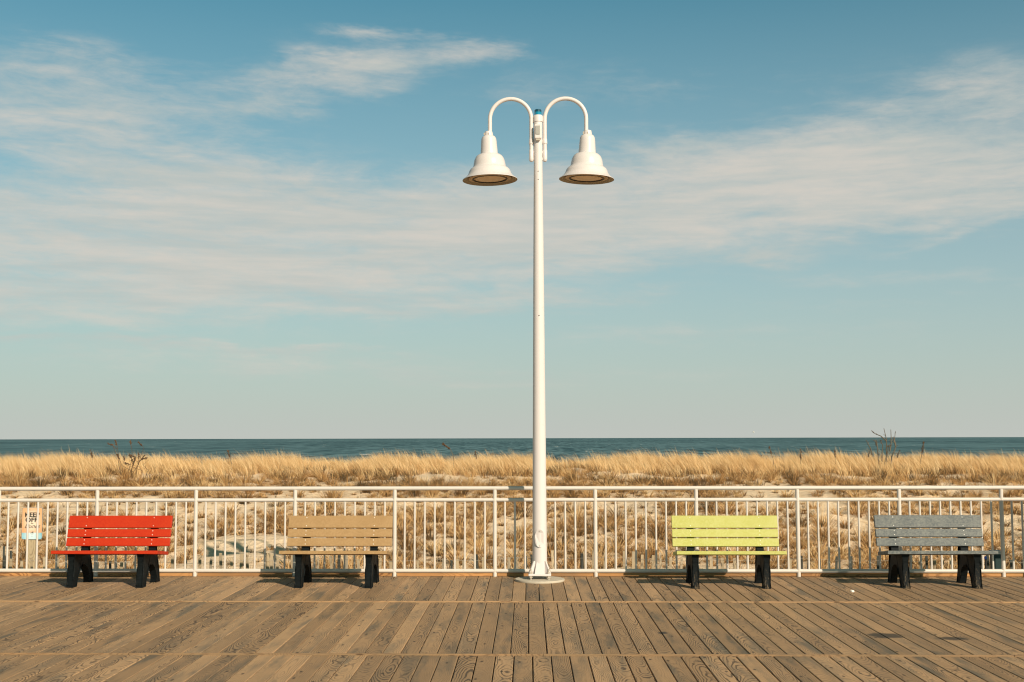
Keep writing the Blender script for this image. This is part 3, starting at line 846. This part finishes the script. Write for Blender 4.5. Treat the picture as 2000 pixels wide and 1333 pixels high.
def plant(name, stems, Y, lab, cat, mstem, heads, r0, depth=.25):
    zb = float(hgt(np.array([stems[0][0][0]]), np.array([Y]))[0])
    xm = sum(s_[0][0] for s_ in stems) / len(stems)
    root = tag(empty(name, (xm, Y, zb)), lab, cat)
    for k, s_ in enumerate(stems):
        dy = random.uniform(-depth, depth)
        pts = [(q[0] - xm, dy * (.3 + .7 * i_ / (len(s_) - 1)), q[1] - zb) for i_, q in enumerate(s_)]
        if k in (0, 1, 3, 4, 7) or s_[0][1] < .95:
            pts = [(pts[0][0] * .75, dy * .2, -.05)] + pts
        n_ = len(pts)
        st = obj('stem', tube(bmesh.new(), pts, [r0 * (1 - .65 * i_ / (n_ - 1)) for i_ in range(n_)], 6), mstem, root, True)
        bm = bmesh.new()
        a_ = Vector(pts[-2]); b_ = Vector(pts[-1]); L_ = (b_ - a_).length
        cntb = 14 if heads else 5
        for j in range(cntb):
            f_ = 1 - random.random() * min(1, (.14 if heads else .10) / max(L_, .05))
            q = a_.lerp(b_, f_) + Vector([random.gauss(0, .008 if heads else .003) for _ in range(3)])
            d_ = (b_ - a_).normalized() + Vector([random.gauss(0, .4) for _ in range(3)])
            d_.normalize()
            sz = random.uniform(.02, .045) if heads else random.uniform(.012, .026)
            tube(bm, [q - d_ * sz, q, q + d_ * sz], [.001, sz * .32, .001], 5)
        obj('seed_head' if heads else 'bud', bm, M_stem, st)
        if not heads:
            bm = bmesh.new()
            for j in range(4):
                f_ = random.random(); i_ = random.randrange(n_ - 1)
                q = Vector(pts[i_]).lerp(Vector(pts[i_ + 1]), f_)
                e_ = q + Vector((random.gauss(0, .04), random.gauss(0, .04), random.uniform(.02, .07)))
                tube(bm, [q, (q + e_) / 2 + Vector((0, 0, -.006)), e_], [r0 * .4, r0 * .3, r0 * .2], 5)
            obj('twig', bm, mstem, st)
    return root
plant('bare_shrub', BUSH, 18.8, 'bare twiggy shrub standing above the dune grass behind the grey bench', 'shrub', M_stemp, False, .020)
_r = random.Random(5)
WEED += [[(a + _r.uniform(-.28, .34), zz - .05) for a, zz in st_] for st_ in (WEED[4], WEED[6], WEED[7], WEED[8], WEED[5], WEED[9])]
plant('dried_weed', WEED, 16.6, 'brown dried weed with dark seed heads above the grass behind the red bench', 'weed', M_stem, True, .0085)
OATS = [([(-1.900,1.052),(-1.906,1.137),(-1.922,1.201),(-1.965,1.286),(-2.007,1.350),(-2.093,1.424),(-2.211,1.499)], 19.0, 'bent seed stalk leaning left above the grass left of the lamp post', 14),
  ([(-1.275,1.065),(-1.275,1.192),(-1.303,1.277)], 19.0, 'short dark seed stalk close left of the lamp post on the dune crest', 6),
  ([(6.932,1.008),(6.879,1.177),(6.840,1.318),(6.813,1.402)], 19.0, 'pale thin seed stalk behind the lime bench beside the tall grass tuft', 7),
  ([(10.948,1.001),(10.996,1.211),(11.029,1.393),(11.047,1.534)], 19.0, 'thin dark seed stalk right of the bare twiggy shrub', 8),
  ([(-8.103,0.964),(-8.149,1.135),(-8.179,1.248),(-8.224,1.334)], 19.0, 'small brown seed stalk above the grass between red and tan benches', 8),
  ([(-12.006,0.971),(-12.024,1.142),(-12.056,1.256),(-12.072,1.327)], 19.0, 'faint brown seed stalk left of the dried weed above the grass', 7),
  ([(7.676,1.035),(7.665,1.175),(7.682,1.316)], 19.0, 'tiny brown seed stalk midway between lime and grey benches on the crest', 6),
  ([(8.629,1.033),(8.591,1.202),(8.607,1.314)], 19.0, 'tiny dark seed stalk just left of the bare twiggy shrub', 6)]
for pts, Y, lab, nh in OATS:
    zb = float(hgt(np.array([pts[0][0]]), np.array([Y]))[0]); x0 = pts[0][0]
    root = tag(empty('seed_stalk', (x0, Y, zb)), lab, 'grass stalk', 'seed stalks on the dune crest')
    pp = [(0, 0, -.05)] + [(q[0] - x0, 0, q[1] - zb) for q in pts]
    st = obj('stem', tube(bmesh.new(), pp, .0075, 6), M_stemp, root, True)
    bm = bmesh.new()
    A = Vector(pp[-3]); B = Vector(pp[-1])
    for j in range(nh * 4):
        f_ = random.random(); q = A.lerp(B, f_) + Vector([random.gauss(0, .012) for _ in range(3)])
        d_ = ((B - A).normalized() + Vector([random.gauss(0, .5) for _ in range(3)])).normalized()
        sz = random.uniform(.016, .036)
        tube(bm, [q - d_ * sz, q, q + d_ * sz], [.001, sz * .38, .001], 5)
    obj('seed_head', bm, M_stem, root)

# ------------------------------------------------------------------ beach grass
def blades(P, H, A, LN, WD, T, curve=1.7):
    """P (n,3) roots, H lengths, A lean directions, LN lean amount 0..1.2, WD widths, T tint"""
    n = len(P)
    ts = [0, .4, .75, 1.0]
    d = np.stack([np.cos(A), np.sin(A), 0 * A], 1)
    wa = rng.random(n) * np.pi
    wv = np.stack([np.cos(wa), np.sin(wa) * .6, 0 * wa], 1)
    pos = []
    for t_ in ts:
        hor = LN * t_ ** curve
        ver = t_ * np.sqrt(np.clip(1 - .62 * (LN * t_ ** (curve - 1)) ** 2, .02, 1))
        pos.append(P + d * (H * hor)[:, None] + np.array([0, 0, 1.]) * (H * ver)[:, None])
    V = []
    for k, (p_, wf) in enumerate(zip(pos, (1, .9, .6, 0))):
        if k < 3:
            V.append(p_ - wv * (WD * wf / 2)[:, None]); V.append(p_ + wv * (WD * wf / 2)[:, None])
        else:
            V.append(p_)
    V = np.stack(V, 1)             # n,7,3
    return V.reshape(-1, 3), np.repeat(T, 7)
def grass_object(name, parts):
    V = np.concatenate([a for a, _ in parts]); T = np.concatenate([b for _, b in parts])
    n = len(V) // 7
    base = (np.arange(n) * 7)[:, None]
    f = np.concatenate([base + np.array([[0, 1, 3, 2]]), base + np.array([[2, 3, 5, 4]])], 1).reshape(-1, 4)
    tr = base + np.array([[4, 5, 6]])
    me = bpy.data.meshes.new(name)
    me.vertices.add(len(V)); me.vertices.foreach_set('co', V.astype(np.float32).ravel())
    nl = f.size + tr.size
    me.loops.add(nl); me.loops.foreach_set('vertex_index', np.concatenate([f.ravel(), tr.ravel()]).astype(np.int32))
    me.polygons.add(len(f) + len(tr))
    ls = np.concatenate([np.arange(len(f)) * 4, len(f) * 4 + np.arange(len(tr)) * 3])
    me.polygons.foreach_set('loop_start', ls.astype(np.int32))
    me.update(calc_edges=True)
    a = me.attributes.new('tint', 'FLOAT', 'POINT'); a.data.foreach_set('value', T.astype(np.float32))
    me.materials.append(M_grass)
    return link(bpy.data.objects.new(name, me))

def clumps(cx, cy, rad, nb, hmin, hmax, lean0, leanamt, spread, tint, tvar, wd=(.004, .007), sink=.03):
    """arrays per clump -> blade arrays"""
    idx = np.repeat(np.arange(len(cx)), nb)
    n = len(idx)
    a = rng.random(n) * 2 * np.pi; r = np.sqrt(rng.random(n)) * rad[idx] * .55
    x = cx[idx] + r * np.cos(a); y = cy[idx] + r * np.sin(a)
    z = hgt(x, y) - sink
    h = hmin[idx] + rng.random(n) * (hmax - hmin)[idx]
    # lean = outward splay + wind towards -x
    lx = np.cos(a) * spread[idx] * (r / rad[idx] + .35) + np.cos(lean0) * leanamt[idx] + rng.normal(0, .13, n)
    ly = np.sin(a) * spread[idx] * (r / rad[idx] + .35) + np.sin(lean0) * leanamt[idx] + rng.normal(0, .13, n)
    A = np.arctan2(ly, lx); LN = np.clip(np.hypot(lx, ly), 0, 1.15)
    T = np.clip(tint[idx] + rng.normal(0, tvar, n), 0, 1)
    return blades(np.stack([x, y, z], 1), h, A, LN, rng.uniform(*wd, n), T)
parts = []
WIND = math.pi * .97
def hi_blades(cx, cy, hs, k_):
    """a few broad pale blades in each clump"""
    n_ = len(cx)
    return clumps(cx, cy, np.full(n_, .2), np.full(n_, k_), hs * .6, hs * 1.12, WIND, rng.uniform(.30, .6, n_), np.full(n_, .25), np.full(n_, .95), .05, (.008, .013))
# (1) tall crest grass: thick and pale, combed to the left by the wind
NX = 6200
cx = rng.uniform(-22, 22, NX); cy = 17.0 + rng.random(NX) ** .9 * 5.2
big = fbm(cx * .55 + 40, cy * .25, 3)
keep = rng.random(NX) < np.clip((cy - 16.6) * .5, .12, 1) * np.clip(big * 2.4 - .3, .25, 1)
cx, cy, big = cx[keep], cy[keep], big[keep]
n = len(cx)
hs = .29 + .20 * np.clip((big - .30) * 2.6, 0, 1) + .22 * rng.random(n) ** 3
parts.append(clumps(cx, cy, np.full(n, .22), rng.integers(22, 42, n), hs * .45, hs * 1.05, WIND, rng.uniform(.28, .66, n), np.full(n, .22), rng.normal(.74, .13, n), .14, (.004, .0075)))
parts.append(hi_blades(cx, cy, hs, 6))
NP_ = 130        # taller feathery plumes breaking the skyline
px_ = rng.uniform(-21, 21, NP_); py_ = rng.uniform(18.4, 21.2, NP_)
parts.append(clumps(px_, py_, np.full(NP_, .16), np.full(NP_, 26), np.full(NP_, .40), rng.uniform(.50, .70, NP_), WIND, rng.uniform(.35, .65, NP_), np.full(NP_, .2), np.full(NP_, .82), .1, (.004, .008)))
gx_ = 6.42 + rng.normal(0, .38, 22); gy_ = 18.2 + rng.normal(0, .25, 22)
parts.append(clumps(gx_, gy_, np.full(22, .2), np.full(22, 40), np.full(22, .35), rng.uniform(.62, .82, 22), WIND, rng.uniform(.4, .6, 22), np.full(22, .2), np.full(22, .76), .12, (.004, .008)))
# old dark thatch among it
k = rng.random(n) < .38
parts.append(clumps(cx[k], cy[k] - .15, np.full(k.sum(), .16), np.full(k.sum(), 26), np.full(k.sum(), .08), np.full(k.sum(), .26), WIND, np.full(k.sum(), .1), np.full(k.sum(), .6), rng.normal(.16, .07, k.sum()), .08, (.005, .009)))
# shorter browner growth at the foot of the crest
NX = 2600
cx = rng.uniform(-21, 21, NX); cy = rng.uniform(14.2, 18.4, NX)
k = fbm(cx * .8, cy * 1.2 + 60, 3) > .51
cx, cy = cx[k], cy[k]; n = len(cx)
parts.append(clumps(cx, cy, rng.uniform(.12, .26, n), rng.integers(26, 50, n), np.full(n, .10), rng.uniform(.2, .40, n), WIND, rng.uniform(.1, .5, n), np.full(n, .8), rng.choice([.06, .12, .22, .42, .62], n), .12, (.006, .011)))
# (2) tussocks on the slope: spaced out, each a fountain of arching blades over a dark old heart
pts_ = []; cell = {}
for _ in range(42000):
    x_ = random.uniform(-17, 17); y_ = 3.0 + random.random() * 13.4
    sz_ = random.uniform(.6, 1.3) if random.random() < .7 else random.uniform(.3, .6)
    if abs(x_ + 4.75) < .95 and 4.0 < y_ < 8.8 and random.random() < .93: continue
    dn_ = float(fbm(np.array([x_ * .5 + 5]), np.array([y_ * .42 + 80]), 3)[0])
    if random.random() > min(1, max(.12, (dn_ - .36) * 6)): continue
    rr_ = .17 * sz_ + (.09 if dn_ < .47 else .0)
    gx, gy = int(x_ // .7), int(y_ // .7)
    if any((q[0] - x_) ** 2 + (q[1] - y_) ** 2 < (q[3] + rr_) ** 2 for a_ in (-1, 0, 1) for b_ in (-1, 0, 1) for q in cell.get((gx + a_, gy + b_), ())): continue
    q = (x_, y_, sz_, rr_); cell.setdefault((gx, gy), []).append(q); pts_.append(q)
cx, cy, sz, _r = np.array(pts_).T
n = len(cx)
ty = rng.random(n)
tint = np.where(ty < .18, rng.normal(.20, .05, n), np.where(ty < .5, rng.normal(.46, .06, n), rng.normal(.70, .08, n)))
parts.append(clumps(cx, cy, .17 * sz, (58 * sz).astype(int), .16 * sz, .44 * sz, WIND, rng.uniform(-.1, .35, n), rng.uniform(.75, 1.35, n), tint, .17, (.006, .011)))
parts.append(clumps(cx, cy, .22 * sz, (46 * sz).astype(int), .12 * sz, .30 * sz, WIND, np.full(n, .1), np.full(n, 1.5), rng.normal(.38, .09, n), .13, (.007, .012)))
k = rng.random(n) < .85
parts.append(clumps(cx[k], cy[k] - .03, .16 * sz[k], np.full(k.sum(), 52), .05 * sz[k], .17 * sz[k], WIND, np.zeros(k.sum()), np.full(k.sum(), .7), rng.normal(.10, .05, k.sum()), .06, (.009, .015)))
SLX, SLY = cx, cy
# (3) small lone spikes on bare sand
NX = 1100
cx = rng.uniform(-17, 17, NX); cy = rng.uniform(3.0, 16.0, NX); n = NX
parts.append(clumps(cx, cy, rng.uniform(.03, .08, n), rng.integers(6, 16, n), np.full(n, .05), rng.uniform(.10, .2, n), WIND, rng.uniform(-.1, .2, n), np.full(n, .5), rng.choice([.06, .12, .25, .5], n), .08, (.005, .009), .01))
# (4) flattened straw lying between the tussocks
NX = 42000
j = rng.integers(0, len(SLX), NX)
x = SLX[j] - .08 + rng.normal(0, .34, NX); y = SLY[j] + rng.normal(0, .22, NX)
z = hgt(x, y) + rng.uniform(-.005, .035, NX)
A = rng.normal(math.pi, .9, NX)
a_, b_ = blades(np.stack([x, y, z], 1), rng.uniform(.14, .42, NX), A, rng.uniform(.9, 1.25, NX), rng.uniform(.006, .011, NX), np.clip(rng.normal(.52, .2, NX), 0, 1), 1.15)
# lying blades: keep them near the sand
a_ = a_.reshape(-1, 7, 3); g0 = a_[:, :1, 2]; a_[:, :, 2] = g0 + (a_[:, :, 2] - g0) * .22; a_ = a_.reshape(-1, 3)
a_[:, 2] = np.maximum(a_[:, 2], hgt(a_[:, 0], a_[:, 1]) + .002)
parts.append((a_, b_))
g_ = grass_object('beach_grass', parts)
tag(g_, 'dry straw coloured beach grass covering the sand dune behind the railing', 'grass', None, 'stuff')
